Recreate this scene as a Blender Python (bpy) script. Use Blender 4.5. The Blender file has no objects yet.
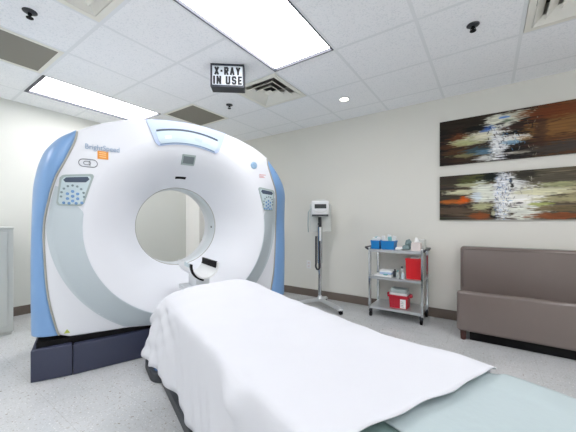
import bpy, bmesh, math, random
import numpy as np
from mathutils import Vector, Matrix
random.seed(7)
PI = math.pi
SC = bpy.context.scene
COL = SC.collection

# ---------------------------------------------------------------- materials
def lin(c):
    out = []
    for v in c[:3]:
        v = v / 255.0
        out.append(v / 12.92 if v <= .04045 else ((v + .055) / 1.055) ** 2.4)
    return (*out, 1.0)

def mat(name, col, rough=.5, metal=0., vary=.04, scale=8., bump=0., bscale=60., coat=0., alpha=1., trans=0., spec=None):
    m = bpy.data.materials.new(name); m.use_nodes = True
    nt = m.node_tree; b = nt.nodes['Principled BSDF']
    b.inputs['Roughness'].default_value = rough; b.inputs['Metallic'].default_value = metal
    b.inputs['Coat Weight'].default_value = coat
    b.inputs['Transmission Weight'].default_value = trans
    if spec is not None: b.inputs['Specular IOR Level'].default_value = spec
    tc = nt.nodes.new('ShaderNodeTexCoord')
    n = nt.nodes.new('ShaderNodeTexNoise'); n.inputs['Scale'].default_value = scale; n.inputs['Detail'].default_value = 3
    nt.links.new(tc.outputs['Object'], n.inputs['Vector'])
    mx = nt.nodes.new('ShaderNodeMix'); mx.data_type = 'RGBA'
    c = lin(col)
    mx.inputs['A'].default_value = (*[v * (1 - vary) for v in c[:3]], 1)
    mx.inputs['B'].default_value = (*[min(1, v * (1 + vary)) for v in c[:3]], 1)
    nt.links.new(n.outputs['Fac'], mx.inputs['Factor']); nt.links.new(mx.outputs['Result'], b.inputs['Base Color'])
    if bump:
        n2 = nt.nodes.new('ShaderNodeTexNoise'); n2.inputs['Scale'].default_value = bscale; n2.inputs['Detail'].default_value = 4
        nt.links.new(tc.outputs['Object'], n2.inputs['Vector'])
        bp = nt.nodes.new('ShaderNodeBump'); bp.inputs['Strength'].default_value = bump; bp.inputs['Distance'].default_value = .01
        nt.links.new(n2.outputs['Fac'], bp.inputs['Height']); nt.links.new(bp.outputs['Normal'], b.inputs['Normal'])
    return m

def emis(name, col, s):
    m = bpy.data.materials.new(name); m.use_nodes = True
    b = m.node_tree.nodes['Principled BSDF']
    b.inputs['Base Color'].default_value = lin((240, 240, 240))
    b.inputs['Emission Color'].default_value = lin(col); b.inputs['Emission Strength'].default_value = s
    return m

def floor_mat():
    m = bpy.data.materials.new('speckled_vinyl_tile'); m.use_nodes = True
    nt = m.node_tree; b = nt.nodes['Principled BSDF']; N = nt.nodes.new; L = nt.links.new
    tc = N('ShaderNodeTexCoord')
    def mixc(fac, a, bb):
        x = N('ShaderNodeMix'); x.data_type = 'RGBA'
        if isinstance(fac, float): x.inputs['Factor'].default_value = fac
        else: L(fac, x.inputs['Factor'])
        for k, v in (('A', a), ('B', bb)):
            if isinstance(v, tuple): x.inputs[k].default_value = v
            else: L(v, x.inputs[k])
        return x.outputs['Result']
    def noise(scale, det=2, w=None):
        x = N('ShaderNodeTexNoise'); x.inputs['Scale'].default_value = scale; x.inputs['Detail'].default_value = det
        mp = N('ShaderNodeMapping'); mp.inputs['Location'].default_value = (w or 0, (w or 0) * 2, 0)
        L(tc.outputs['Object'], mp.inputs['Vector']); L(mp.outputs['Vector'], x.inputs['Vector']); return x.outputs['Fac']
    def ramp(v, lo, hi):
        r = N('ShaderNodeMapRange'); r.inputs['From Min'].default_value = lo; r.inputs['From Max'].default_value = hi
        L(v, r.inputs['Value']); return r.outputs['Result']
    base = mixc(ramp(noise(3), .35, .65), lin((195, 198, 199)), lin((205, 207, 208)))
    c1 = mixc(ramp(noise(70, 3, 3.), .60, .68), base, lin((176, 174, 166)))
    c2 = mixc(ramp(noise(45, 2, 9.), .66, .71), c1, lin((150, 143, 132)))
    c3 = mixc(ramp(noise(90, 2, 17.), .62, .7), c2, lin((232, 232, 230)))
    br = N('ShaderNodeTexBrick'); br.offset = 0; br.squash = 1
    br.inputs['Scale'].default_value = 1; br.inputs['Brick Width'].default_value = .305; br.inputs['Row Height'].default_value = .305
    br.inputs['Mortar Size'].default_value = .0016; br.inputs['Mortar Smooth'].default_value = .6
    br.inputs['Color1'].default_value = (1, 1, 1, 1); br.inputs['Color2'].default_value = (.955, .955, .95, 1); br.inputs['Mortar'].default_value = (.80, .80, .78, 1)
    L(tc.outputs['Object'], br.inputs['Vector'])
    mu = N('ShaderNodeMix'); mu.data_type = 'RGBA'; mu.blend_type = 'MULTIPLY'; mu.inputs['Factor'].default_value = 1
    L(c3, mu.inputs['A']); L(br.outputs['Color'], mu.inputs['B'])
    L(mu.outputs['Result'], b.inputs['Base Color'])
    b.inputs['Roughness'].default_value = .24; b.inputs['Specular IOR Level'].default_value = .4
    return m

def tile_mat():
    m = bpy.data.materials.new('mineral_fibre_tile'); m.use_nodes = True
    nt = m.node_tree; b = nt.nodes['Principled BSDF']; N = nt.nodes.new; L = nt.links.new
    tc = N('ShaderNodeTexCoord')
    n = N('ShaderNodeTexNoise'); n.inputs['Scale'].default_value = 95; n.inputs['Detail'].default_value = 3
    L(tc.outputs['Object'], n.inputs['Vector'])
    r = N('ShaderNodeMapRange'); r.inputs['From Min'].default_value = .53; r.inputs['From Max'].default_value = .66; L(n.outputs['Fac'], r.inputs['Value'])
    n2 = N('ShaderNodeTexNoise'); n2.inputs['Scale'].default_value = 2; L(tc.outputs['Object'], n2.inputs['Vector'])
    a = N('ShaderNodeMix'); a.data_type = 'RGBA'; a.inputs['A'].default_value = lin((246, 248, 250)); a.inputs['B'].default_value = lin((250, 251, 253)); L(n2.outputs['Fac'], a.inputs['Factor'])
    x = N('ShaderNodeMix'); x.data_type = 'RGBA'; L(r.outputs['Result'], x.inputs['Factor']); L(a.outputs['Result'], x.inputs['A']); x.inputs['B'].default_value = lin((235, 238, 241))
    L(x.outputs['Result'], b.inputs['Base Color'])
    bp = N('ShaderNodeBump'); bp.inputs['Strength'].default_value = .35; bp.inputs['Distance'].default_value = .004; bp.invert = True
    L(r.outputs['Result'], bp.inputs['Height']); L(bp.outputs['Normal'], b.inputs['Normal'])
    b.inputs['Roughness'].default_value = .95; b.inputs['Specular IOR Level'].default_value = .1
    return m

def attr_mat(name):
    m = bpy.data.materials.new(name); m.use_nodes = True
    nt = m.node_tree; b = nt.nodes['Principled BSDF']
    a = nt.nodes.new('ShaderNodeAttribute'); a.attribute_name = 'paint'
    tc = nt.nodes.new('ShaderNodeTexCoord'); n = nt.nodes.new('ShaderNodeTexNoise'); n.inputs['Scale'].default_value = 40
    nt.links.new(tc.outputs['Object'], n.inputs['Vector'])
    bp = nt.nodes.new('ShaderNodeBump'); bp.inputs['Strength'].default_value = .25; bp.inputs['Distance'].default_value = .004
    nt.links.new(n.outputs['Fac'], bp.inputs['Height']); nt.links.new(bp.outputs['Normal'], b.inputs['Normal'])
    nt.links.new(a.outputs['Color'], b.inputs['Base Color']); b.inputs['Roughness'].default_value = .6; b.inputs['Specular IOR Level'].default_value = .2
    return m

M = {}
M['wall'] = mat('cream_wall_paint', (222, 224, 218), .75, vary=.012, scale=2, bump=.06, bscale=180, spec=.25)
M['wall_grey'] = mat('greige_wall_paint', (222, 221, 213), .75, vary=.012, scale=2, bump=.06, bscale=180, spec=.25)
M['white_wall'] = mat('white_wall_paint', (243, 242, 238), .7, vary=.01)
M['off_wall'] = mat('bright_white_wall_paint', (242, 242, 240), .7, vary=.01)
M['floor'] = floor_mat(); M['tile'] = tile_mat()
M['grid'] = mat('white_ceiling_grid', (233, 236, 238), .5, vary=.01)
M['vinyl_base'] = mat('taupe_vinyl_base', (112, 101, 92), .45, vary=.05)
M['gantry'] = mat('white_gantry_plastic', (223, 226, 231), .32, vary=.008, scale=3, coat=.15)
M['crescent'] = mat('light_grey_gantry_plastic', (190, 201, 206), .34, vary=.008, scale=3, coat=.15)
M['gantry_grey'] = mat('pale_grey_plastic', (206, 213, 217), .35, vary=.01)
M['blue'] = mat('mid_blue_gantry_panel', (120, 160, 206), .35, vary=.03, scale=2, coat=.15)
M['gasket'] = mat('grey_beige_gasket', (164, 164, 156), .6)
M['slate'] = mat('dark_slate_plastic', (52, 57, 78), .42, vary=.05)
M['black'] = mat('black_rubber_and_shadow', (16, 16, 18), .7, spec=.2)  # rubber parts; also the shadow gaps under gantry and bench
M['charcoal'] = mat('charcoal_plastic', (48, 52, 58), .45)
M['header'] = mat('lavender_blue_plastic', (186, 202, 230), .3, vary=.02)
M['lens'] = mat('pale_aqua_display', (203, 220, 228), .2, vary=.03, scale=5)
M['dark_line'] = mat('dark_slate_line', (70, 84, 102), .4)
M['panel_face'] = mat('grey_green_panel', (196, 212, 216), .35, vary=.03)
M['panel_rim'] = mat('dull_green_grey_rim', (164, 178, 176), .4)
M['key_blue'] = mat('blue_key', (112, 152, 196), .4)
M['key_grey'] = mat('slate_key', (126, 144, 148), .4)
M['window'] = mat('smoky_window', (118, 128, 132), .15, vary=.1)
M['orange'] = mat('orange_sticker', (224, 148, 62), .5)
M['pale_orange'] = mat('pale_orange_print', (246, 206, 150), .5)
M['ink'] = mat('grey_ink', (120, 124, 130), .6)
M['blue_ink'] = mat('slate_blue_ink', (112, 142, 172), .6)
M['pale_ink'] = mat('pale_blue_grey_ink', (150, 172, 196), .6)
M['red_ink'] = mat('faded_red_ink', (206, 150, 150), .6)
M['yellow'] = mat('yellow_green_sticker', (176, 188, 84), .5)
M['logo'] = mat('blue_grey_roundel', (150, 180, 200), .4)
M['sheet'] = mat('white_cotton_sheet', (209, 211, 216), .9, vary=.01, bump=.05, bscale=260, spec=.1)
M['drape'] = mat('pale_green_drape', (172, 186, 188), .75, vary=.03, scale=6, bump=.12, bscale=50)
M['mattress'] = mat('grey_green_mattress', (122, 146, 142), .6)
M['table'] = mat('off_white_table_shell', (214, 218, 220), .4)
M['blue_foot'] = mat('steel_blue_fairing', (70, 104, 146), .18, vary=.08, coat=.4)
M['steel'] = mat('brushed_steel', (208, 211, 213), .32, metal=.75, vary=.06, scale=14)
M['chrome'] = mat('bright_chrome', (205, 208, 210), .14, metal=1, vary=.02)
M['taupe'] = mat('taupe_vinyl_upholstery', (114, 103, 98), .27, vary=.03, scale=4, bump=.04, bscale=140, coat=.25)
M['wood'] = mat('red_brown_wood', (72, 34, 26), .4, vary=.15, scale=25)
M['white_pl'] = mat('white_plastic', (228, 230, 230), .4)
M['screen'] = mat('dark_grey_screen', (48, 52, 54), .2)
M['cabinet'] = mat('pale_grey_enamel', (208, 211, 206), .4, vary=.01)
M['bin_blue'] = mat('bright_blue_bin', (6, 122, 190), .4, vary=.05)
M['red'] = mat('red_plastic', (205, 24, 34), .35, vary=.05)
M['dark_red'] = mat('deep_red_plastic', (178, 22, 44), .35, vary=.05)
M['clear'] = mat('cloudy_clear_plastic', (205, 212, 210), .25, trans=.35)
M['teal'] = mat('teal_wrapper', (120, 186, 190), .5, vary=.1, scale=40)
M['paper'] = mat('white_paper', (236, 237, 236), .8, vary=.02)
M['paleblue'] = mat('pale_blue_card', (176, 196, 222), .6, vary=.06, scale=30)
M['grey_cloth'] = mat('grey_green_cloth', (122, 142, 142), .8, vary=.2, scale=30, bump=.2)
M['pinkgrey'] = mat('pinkish_white_card', (222, 212, 208), .7)
M['grille'] = mat('grey_perforated_metal', (132, 128, 118), .6, vary=.06, scale=220)
M['vent'] = mat('white_enamel_vent', (236, 235, 226), .45)
M['duct'] = mat('dark_duct', (92, 90, 86), .8)
M['frame_dark'] = mat('dark_blue_grey_trim', (46, 52, 64), .4)
M['sign_black'] = mat('black_sign_housing', (34, 38, 44), .45)
M['sign_face'] = mat('white_sign_face', (226, 234, 240), .4, vary=.01)
M['diffuser'] = emis('fluorescent_diffuser', (254, 251, 254), 10.4)
M['spot'] = emis('downlight_lens', (255, 246, 230), 9.0)
M['paint'] = attr_mat('abstract_paint')
M['canvas'] = mat('dark_canvas_edge', (52, 46, 42), .8)

# ---------------------------------------------------------------- mesh helpers
def newbm(): return bmesh.new()

def box(bm, c, s, bev=0., seg=2, rot=None):
    g = bmesh.ops.create_cube(bm, size=1)
    vs = g['verts']
    for v in vs: v.co = Vector((v.co.x * s[0], v.co.y * s[1], v.co.z * s[2]))
    if bev:
        es = list({e for v in vs for e in v.link_edges})
        r = bmesh.ops.bevel(bm, geom=es, offset=min(bev, min(s) * .49), segments=seg, affect='EDGES', profile=.5)
        vs = list({v for f in r['faces'] for v in f.verts} | {v for v in vs if v.is_valid})
    mtx = Matrix.Translation(Vector(c))
    if rot is not None: mtx = mtx @ rot
    bmesh.ops.transform(bm, matrix=mtx, verts=[v for v in vs if v.is_valid])
    return bm

def span(bm, a, b, bev=0., seg=2):
    return box(bm, [(a[i] + b[i]) / 2 for i in range(3)], [abs(b[i] - a[i]) for i in range(3)], bev, seg)

def cyl(bm, p0, p1, r, r2=None, seg=20):
    p0, p1 = Vector(p0), Vector(p1); d = p1 - p0
    q = d.to_track_quat('Z', 'Y').to_matrix().to_4x4()
    bmesh.ops.create_cone(bm, cap_ends=True, segments=seg, radius1=r, radius2=r if r2 is None else r2, depth=d.length,
                          matrix=Matrix.Translation((p0 + p1) / 2) @ q)
    return bm

def tube(bm, pts, r, seg=10, closed=False, flat=None):
    pts = [Vector(p) for p in pts]; n = len(pts); rings = []
    up = Vector((0, 0, 1)); prev = None
    for i in range(n):
        if closed: t = pts[(i + 1) % n] - pts[i - 1]
        else: t = pts[min(i + 1, n - 1)] - pts[max(i - 1, 0)]
        t.normalize()
        if prev is None:
            a = t.cross(up)
            if a.length < .01: a = t.cross(Vector((1, 0, 0)))
        else:
            a = prev - t * prev.dot(t)
        a.normalize(); prev = a; b = t.cross(a)
        rings.append([bm.verts.new(pts[i] + a * math.cos(2 * PI * k / seg) * r + b * math.sin(2 * PI * k / seg) * (flat or r)) for k in range(seg)])
    for i in range(n if closed else n - 1):
        A, B = rings[i], rings[(i + 1) % n]
        for k in range(seg): bm.faces.new((A[k], A[(k + 1) % seg], B[(k + 1) % seg], B[k]))
    if not closed:
        bm.faces.new(rings[0][::-1]); bm.faces.new(rings[-1])
    return bm

def lathe(bm, prof, c=(0, 0, 0), seg=32, axis='Z'):
    rings = []
    for r, h in prof:
        ring = []
        for k in range(seg):
            a = 2 * PI * k / seg
            p = (r * math.cos(a), r * math.sin(a), h)
            if axis == 'Y': p = (p[0], p[2], p[1])
            ring.append(bm.verts.new((p[0] + c[0], p[1] + c[1], p[2] + c[2])))
        rings.append(ring)
    for A, B in zip(rings, rings[1:]):
        for k in range(seg): bm.faces.new((A[k], A[(k + 1) % seg], B[(k + 1) % seg], B[k]))
    bm.faces.new(rings[0][::-1]); bm.faces.new(rings[-1])
    return bm

def prism(bm, poly, z0, z1, bev=0.):
    lo = [bm.verts.new((x, y, z0)) for x, y in poly]; hi = [bm.verts.new((x, y, z1)) for x, y in poly]
    n = len(poly); fs = []
    fs.append(bm.faces.new(lo[::-1])); top = bm.faces.new(hi); fs.append(top)
    for i in range(n): fs.append(bm.faces.new((lo[i], lo[(i + 1) % n], hi[(i + 1) % n], hi[i])))
    if bev: bmesh.ops.bevel(bm, geom=list(top.edges), offset=bev, segments=3, affect='EDGES', profile=.5)
    return bm

def gridfaces(bm, V, closed_u=False):
    for i in range(len(V) - 1):
        n = len(V[i])
        for j in range(n if closed_u else n - 1):
            q = (V[i][j], V[i][(j + 1) % n], V[i + 1][(j + 1) % n], V[i + 1][j])
            if len(set(q)) == 4: bm.faces.new(q)

def mesh(name, bm, m, parent=None, smooth=False, loc=None, rotz=None, angle=None):
    bmesh.ops.recalc_face_normals(bm, faces=bm.faces[:])
    me = bpy.data.meshes.new(name); bm.to_mesh(me); bm.free()
    if smooth or angle:
        for p in me.polygons: p.use_smooth = True
        if angle: me.set_sharp_from_angle(angle=math.radians(angle))
    me.materials.append(m)
    o = bpy.data.objects.new(name, me); COL.objects.link(o)
    if parent: o.parent = parent
    if loc is not None: o.location = loc
    if rotz is not None: o.rotation_euler = (0, 0, rotz)
    return o

def tag(o, label, cat, group=None, kind=None):
    o['label'] = label; o['category'] = cat
    if group: o['group'] = group
    if kind: o['kind'] = kind
    return o

def thing(name, label, cat, loc=(0, 0, 0), rotz=0, group=None):
    o = bpy.data.objects.new(name, None); COL.objects.link(o); o.empty_display_size = .1
    o.location = loc; o.rotation_euler = (0, 0, rotz)
    return tag(o, label, cat, group)

def struct(name, bm, m, label, cat='room', **k):
    o = mesh(name, bm, m, **k); o['kind'] = 'structure'; o['label'] = label; o['category'] = cat
    return o

def clone(o, loc, rotz=None, label=None, group=None):
    r = o.copy(); COL.objects.link(r); r.location = loc
    if rotz is not None: r.rotation_euler = (0, 0, rotz)
    if label: r['label'] = label
    if group: r['group'] = group
    for ch in list(o.children):
        c = ch.copy(); COL.objects.link(c); c.parent = r
        for g in list(ch.children):
            d = g.copy(); COL.objects.link(d); d.parent = c
    return r

def text(name, s, size, m, parent, mtx, bold=0., depth=.001, width=None):
    cu = bpy.data.curves.new(name, 'FONT'); cu.body = s; cu.size = size; cu.offset = bold; cu.extrude = depth
    cu.align_x = 'CENTER'; cu.align_y = 'CENTER'; cu.resolution_u = 3
    t = bpy.data.objects.new(name, cu); COL.objects.link(t)
    bpy.context.view_layer.update()
    me = bpy.data.meshes.new_from_object(t.evaluated_get(bpy.context.evaluated_depsgraph_get()))
    bpy.data.objects.remove(t)
    if width:
        xs = [v.co.x for v in me.vertices]; k = width / (max(xs) - min(xs))
        for v in me.vertices: v.co.x *= k
    me.materials.clear(); me.materials.append(m)
    me.transform(mtx)
    o = bpy.data.objects.new(name, me); COL.objects.link(o); o.parent = parent
    return o

# ---------------------------------------------------------------- room
CZ = 2.479
XL, XR, YB, YF = -4.49, 2.03, 3.675, -2.1
b = newbm(); span(b, (XL - .1, YF - .1, -.08), (XR + .1, YB + .1, 0)); struct('floor', b, M['floor'], 'pale speckled vinyl tile floor of the scan room', 'floor')
b = newbm(); span(b, (XL - .1, YF - .1, 0), (XL, YB + .1, 2.75)); struct('wall_left', b, M['wall'], 'cream wall on the left behind the scanner', 'wall')
b = newbm(); span(b, (XL, YB, 0), (XR, YB + .1, 2.75)); struct('wall_back', b, M['wall_grey'], 'greige wall with the paintings and the bench', 'wall')
b = newbm(); span(b, (XR, YF, 0), (XR + .1, YB + .1, 2.75)); struct('wall_right', b, M['off_wall'], 'cream side wall right of the frame', 'wall')
b = newbm(); span(b, (XL, YF - .1, 0), (XR, YF, 2.75)); struct('wall_front', b, M['off_wall'], 'cream wall behind the camera', 'wall')
b = newbm(); span(b, (XL, YB - .012, 0), (XR, YB, .105), .003); struct('baseboard_back', b, M['vinyl_base'], 'taupe vinyl base along the back wall', 'baseboard')
b = newbm(); span(b, (XL, YF, 0), (XL + .012, YB - .012, .105), .003); struct('baseboard_left', b, M['vinyl_base'], 'taupe vinyl base along the left wall', 'baseboard')
b = newbm(); span(b, (XL + .013, 3.23, 0), (-4.10, YB - .013, CZ - .012), .004); struct('trim_1', b, M['white_wall'], 'white boxed chase in the corner of the room')
b = newbm(); span(b, (-4.10, 3.27, .66), (-4.075, 3.35, .78), .006)
tag(mesh('wall_box', b, M['charcoal']), 'small dark wall box on the white corner chase, seen through the scanner bore', 'wall box')

gx = [XL] + [-1.02 + .61 * k for k in range(-5, 5)] + [XR]
gy = [YF] + [.92 + .61 * k for k in range(-4, 5)] + [YB]
LIGHTS = [(-4.07, .92), (-1.63, .92), (.81, .92), (-4.07, -1.52), (-1.63, -1.52), (.81, -1.52)]   # lower corner of each 2x4 ft bay; last four are unseen, added for light
VENTS = [(-2.24, 2.14), (-2.24, .31), (.20, 2.14)]
GRILLES = [(-3.46, .31), (-3.46, 2.14)]
def is_open(cx, cy):
    for x, y in LIGHTS:
        if x < cx < x + .61 and y < cy < y + 1.22: return True
    for x, y in VENTS + GRILLES:
        if x < cx < x + .61 and y < cy < y + .61: return True
    return False
b = newbm()
for i in range(len(gx) - 1):
    for j in range(len(gy) - 1):
        if not is_open((gx[i] + gx[i + 1]) / 2, (gy[j] + gy[j + 1]) / 2):
            span(b, (gx[i], gy[j], CZ), (gx[i + 1], gy[j + 1], CZ + .015))
struct('ceiling', b, M['tile'], 'white speckled drop ceiling of square tiles', 'ceiling')
b = newbm(); span(b, (XL - .1, YF - .1, 2.72), (XR + .1, YB + .1, 2.78)); struct('trim_3', b, M['duct'], 'slab above the drop ceiling', 'slab')
b = newbm()
for x in gx[1:-1]:                                   # T-bars run from wall to wall except across the light bays
    cuts = [(YF, YB)]
    span(b, (x - .012, YF, CZ - .001), (x + .012, YB, CZ + .02))
for y in gy[1:-1]:
    segs = []
    for i in range(len(gx) - 1):
        cx = (gx[i] + gx[i + 1]) / 2
        if is_open(cx, y - .02) and is_open(cx, y + .02) and any(lx < cx < lx + .61 and ly + .1 < y < ly + 1.1 for lx, ly in LIGHTS): continue
        span(b, (gx[i] + .012, y - .012, CZ - .001), (gx[i + 1] - .012, y + .012, CZ + .02))
struct('trim_2', b, M['grid'], 'white metal grid of the drop ceiling', 'ceiling grid')

# fluorescent troffers
def troffer(x, y, label):
    t = thing('ceiling_light', label, 'ceiling light', (x + .305, y + .61, CZ), 0, 'fluorescent troffers in the drop ceiling')
    b = newbm(); w, l, k = .298, .603, .012
    for sx in (-1, 1): span(b, (sx * w, -l, -.004), (sx * (w - k), l, .055))
    for sy in (-1, 1): span(b, (-w + k, sy * l, -.004), (w - k, sy * (l - (k if sy > 0 else .030)), .055))
    mesh('frame', b, M['frame_dark'], t)
    b = newbm(); span(b, (-w + k, -l + .030, .020), (w - k, l - k, .030))
    mesh('diffuser', b, M['diffuser'], t)
    b = newbm(); span(b, (-w, -l, .056), (w, l, .13), .02)
    mesh('housing', b, M['vent'], t)
    return t
lab = ['rectangular ceiling light nearest the left wall, above the scanner', 'large rectangular ceiling light beside the black hanging sign',
       'added unseen rectangular ceiling light outside the right edge of the frame', 'added unseen rectangular ceiling light behind the camera near the left wall',
       'added unseen rectangular ceiling light straight behind the camera', 'added unseen rectangular ceiling light behind the camera near the right wall']
for (x, y), s in zip(LIGHTS, lab): troffer(x, y, s)

# air diffusers
def louvre(x, y, label, rot=0.):
    t = thing('ceiling_vent', label, 'ceiling vent', (x + .305, y + .305, CZ), rot, 'louvred air vents in the ceiling')
    b = newbm(); span(b, (-.29, -.29, .16), (.29, .29, .17)); mesh('backing', b, M['duct'], t)
    b = newbm()
    for s in (-1, 1):
        span(b, (s * .29, -.29, -.006), (s * .25, .29, .0)); span(b, (-.25, s * .29, -.006), (.25, s * .25, .0))
        span(b, (s * .29, -.29, 0), (s * .284, .29, .16)); span(b, (-.284, s * .29, 0), (.284, s * .284, .16))
    mesh('frame', b, M['vent'], t)
    for k, (ro, ri) in enumerate(((.247, .196), (.184, .128), (.114, .062))):        # nested square cones
        b = newbm(); rings = []
        for r, z in ((ro, -.004), (ro - .004, -.008), (ri, .035), (ri + .002, .040)):
            rings.append([b.verts.new((sx * r, sy * r, z)) for sx, sy in ((1, 1), (-1, 1), (-1, -1), (1, -1))])
        rings.append(rings[0]); gridfaces(b, rings, True)
        mesh('vane', b, M['vent'], t)
    b = newbm(); span(b, (-.045, -.045, -.005), (.045, .045, .0), .003); mesh('centre_plate', b, M['vent'], t)
    return t
louvre(*VENTS[0], 'square louvred vent right beside the X-ray sign')
louvre(*VENTS[1], 'square louvred vent at the top left edge of the photo')
louvre(*VENTS[2], 'square louvred vent at the top right corner of the photo')
def grille(x, y, label):
    t = thing('return_grille', label, 'ceiling grille', (x + .305, y + .305, CZ), 0, 'grey return air grilles in the ceiling')
    b = newbm(); span(b, (-.262, -.262, -.001), (.262, .262, .006)); mesh('perforated_panel', b, M['grille'], t)
    b = newbm()
    for s in (-1, 1):
        span(b, (s * .292, -.292, -.004), (s * .262, .292, .012)); span(b, (-.262, s * .292, -.004), (.262, s * .262, .012))
    mesh('frame', b, M['vent'], t)
grille(*GRILLES[0], 'dark grey square grille at the left edge of the photo')
grille(*GRILLES[1], 'dark grey square grille just above the top of the scanner')

# sprinklers and the downlight
def sprinkler(x, y, label):
    t = thing('ceiling_sprinkler', label, 'sprinkler', (x, y, CZ), 0, 'dark sprinkler heads in the ceiling')
    b = newbm(); lathe(b, [(.040, 0), (.040, -.004), (.030, -.010), (.016, -.013)], seg=24); mesh('escutcheon', b, M['charcoal'], t, smooth=True)
    b = newbm(); cyl(b, (0, 0, -.010), (0, 0, -.026), .011)
    for s in (-1, 1): tube(b, [(s * .010, 0, -.022), (s * .015, 0, -.030), (s * .011, 0, -.039), (0, 0, -.042)], .003, 6)
    cyl(b, (0, 0, -.041), (0, 0, -.045), .020); mesh('deflector', b, M['black'], t)
sprinkler(-.088, 2.425, 'small dark sprinkler in the ceiling above the paintings')
sprinkler(-2.531, 2.43, 'small dark sprinkler in the ceiling below the X-ray sign')
sprinkler(-2.495, .60, 'small dark sprinkler in the ceiling at the top left of the photo')
t = thing('recessed_downlight', 'small round lit downlight in the ceiling near the back wall', 'downlight', (-1.34, 3.054, CZ))
b = newbm(); rings = []
for r, z in ((.062, -.004), (.058, -.008), (.048, -.008), (.046, -.001), (.062, -.001)):
    rings.append([b.verts.new((r * math.cos(2 * PI * k / 32), r * math.sin(2 * PI * k / 32), z)) for k in range(32)])
rings.append(rings[0]); gridfaces(b, rings, True); mesh('trim_ring', b, M['white_pl'], t, smooth=True)
b = newbm(); cyl(b, (0, 0, -.006), (0, 0, -.001), .046, seg=32); mesh('lens', b, M['spot'], t)

# X-ray sign
t = thing('warning_sign', 'black box sign reading X-RAY IN USE hung under the ceiling', 'sign', (-1.893, 1.795, CZ), math.radians(39))
b = newbm(); span(b, (-.147, -.002, -.205), (.147, .11, -.002), .004); mesh('housing', b, M['sign_black'], t)
b = newbm(); span(b, (-.132, -.006, -.188), (.132, .0, -.018), .001); mesh('sign_face', b, M['sign_face'], t)
b = newbm()
for (a0, a1) in (((-.147, -.010, -.018), (.147, -.003, -.002)), ((-.147, -.010, -.205), (.147, -.003, -.188)), ((-.147, -.010, -.188), (-.134, -.003, -.018)), ((.134, -.010, -.188), (.147, -.003, -.018))): span(b, a0, a1)
mesh('bezel', b, M['frame_dark'], t)
RX = Matrix.Rotation(PI / 2, 4, 'X')
GLYPH = {'X': [((0, 0), (1, 1)), ((0, 1), (1, 0))], '-': [((.1, .5), (.9, .5))], 'R': [((0, 0), (0, 1)), ((0, 1), (.8, 1)), ((.8, 1), (1, .88)), ((1, .88), (1, .6)), ((1, .6), (.8, .48)), ((.8, .48), (0, .48)), ((.55, .48), (1, 0))],
         'A': [((0, 0), (.5, 1)), ((.5, 1), (1, 0)), ((.2, .32), (.8, .32))], 'Y': [((0, 1), (.5, .45)), ((1, 1), (.5, .45)), ((.5, .45), (.5, 0))], 'I': [((.5, 0), (.5, 1))],
         'N': [((0, 0), (0, 1)), ((0, 1), (1, 0)), ((1, 0), (1, 1))], 'U': [((0, 1), (0, .12)), ((0, .12), (.2, 0)), ((.2, 0), (.8, 0)), ((.8, 0), (1, .12)), ((1, .12), (1, 1))],
         'S': [((1, .86), (.8, 1)), ((.8, 1), (.2, 1)), ((.2, 1), (0, .88)), ((0, .88), (0, .64)), ((0, .64), (.2, .52)), ((.2, .52), (.8, .48)), ((.8, .48), (1, .36)), ((1, .36), (1, .12)), ((1, .12), (.8, 0)), ((.8, 0), (.2, 0)), ((.2, 0), (0, .14))],
         'E': [((0, 0), (0, 1)), ((0, 1), (1, 1)), ((0, .5), (.85, .5)), ((0, 0), (1, 0))]}
def block(s_, x0, x1, z0, z1, th, widths):
    tot = sum(widths); gap = .012; k = (x1 - x0 - gap * (len(s_) - 1)) / tot; x = x0
    for ch, w_ in zip(s_, widths):
        cw = w_ * k
        if ch in GLYPH:
            b = newbm()
            for (ax, az), (bx, bz) in GLYPH[ch]:
                P = Vector((x + th / 2 + ax * (cw - th), 0, z0 + th / 2 + az * (z1 - z0 - th))); Q = Vector((x + th / 2 + bx * (cw - th), 0, z0 + th / 2 + bz * (z1 - z0 - th)))
                d_ = Q - P; an = math.atan2(d_.z, d_.x)
                box(b, ((P.x + Q.x) / 2, -.0070 - random.random() * .0004, (P.z + Q.z) / 2), (d_.length + th * .82, .0024, th), rot=Matrix.Rotation(-an, 4, 'Y'))
            mesh('letter', b, M['sign_black'], t)
        x += cw + gap
block('X-RAY', -.112, .112, -.099, -.028, .0165, [1, .55, 1, 1.05, 1])
block('IN USE', -.124, .128, -.182, -.108, .0165, [.42, 1, .35, 1, 1, .9])

# wall outlet and the dark wall box
t = thing('wall_outlet', 'small pale power outlet low on the back wall by the monitor stand', 'outlet', (-2.17, YB, .46))
b = newbm(); span(b, (-.036, -.006, -.058), (.036, 0, .058), .003); mesh('cover_plate', b, M['white_pl'], t)
for dz in (-.024, .024):
    b = newbm(); span(b, (-.016, -.009, dz - .014), (.016, -.005, dz + .014), .003); mesh('socket', b, M['pinkgrey'], t)

# ---------------------------------------------------------------- CT gantry
A = math.radians(20.5)
EX = Vector((math.sin(A), math.cos(A), 0)); NX = Vector((math.cos(A), -math.sin(A), 0))
GORG = EX * .70 + NX * -2.5
GROT = math.radians(69.5)
ZC = 1.045
gantry = thing('ct_scanner', 'large white CT scanner ring with blue side panels on a dark base', 'CT scanner', GORG, GROT)

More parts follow.
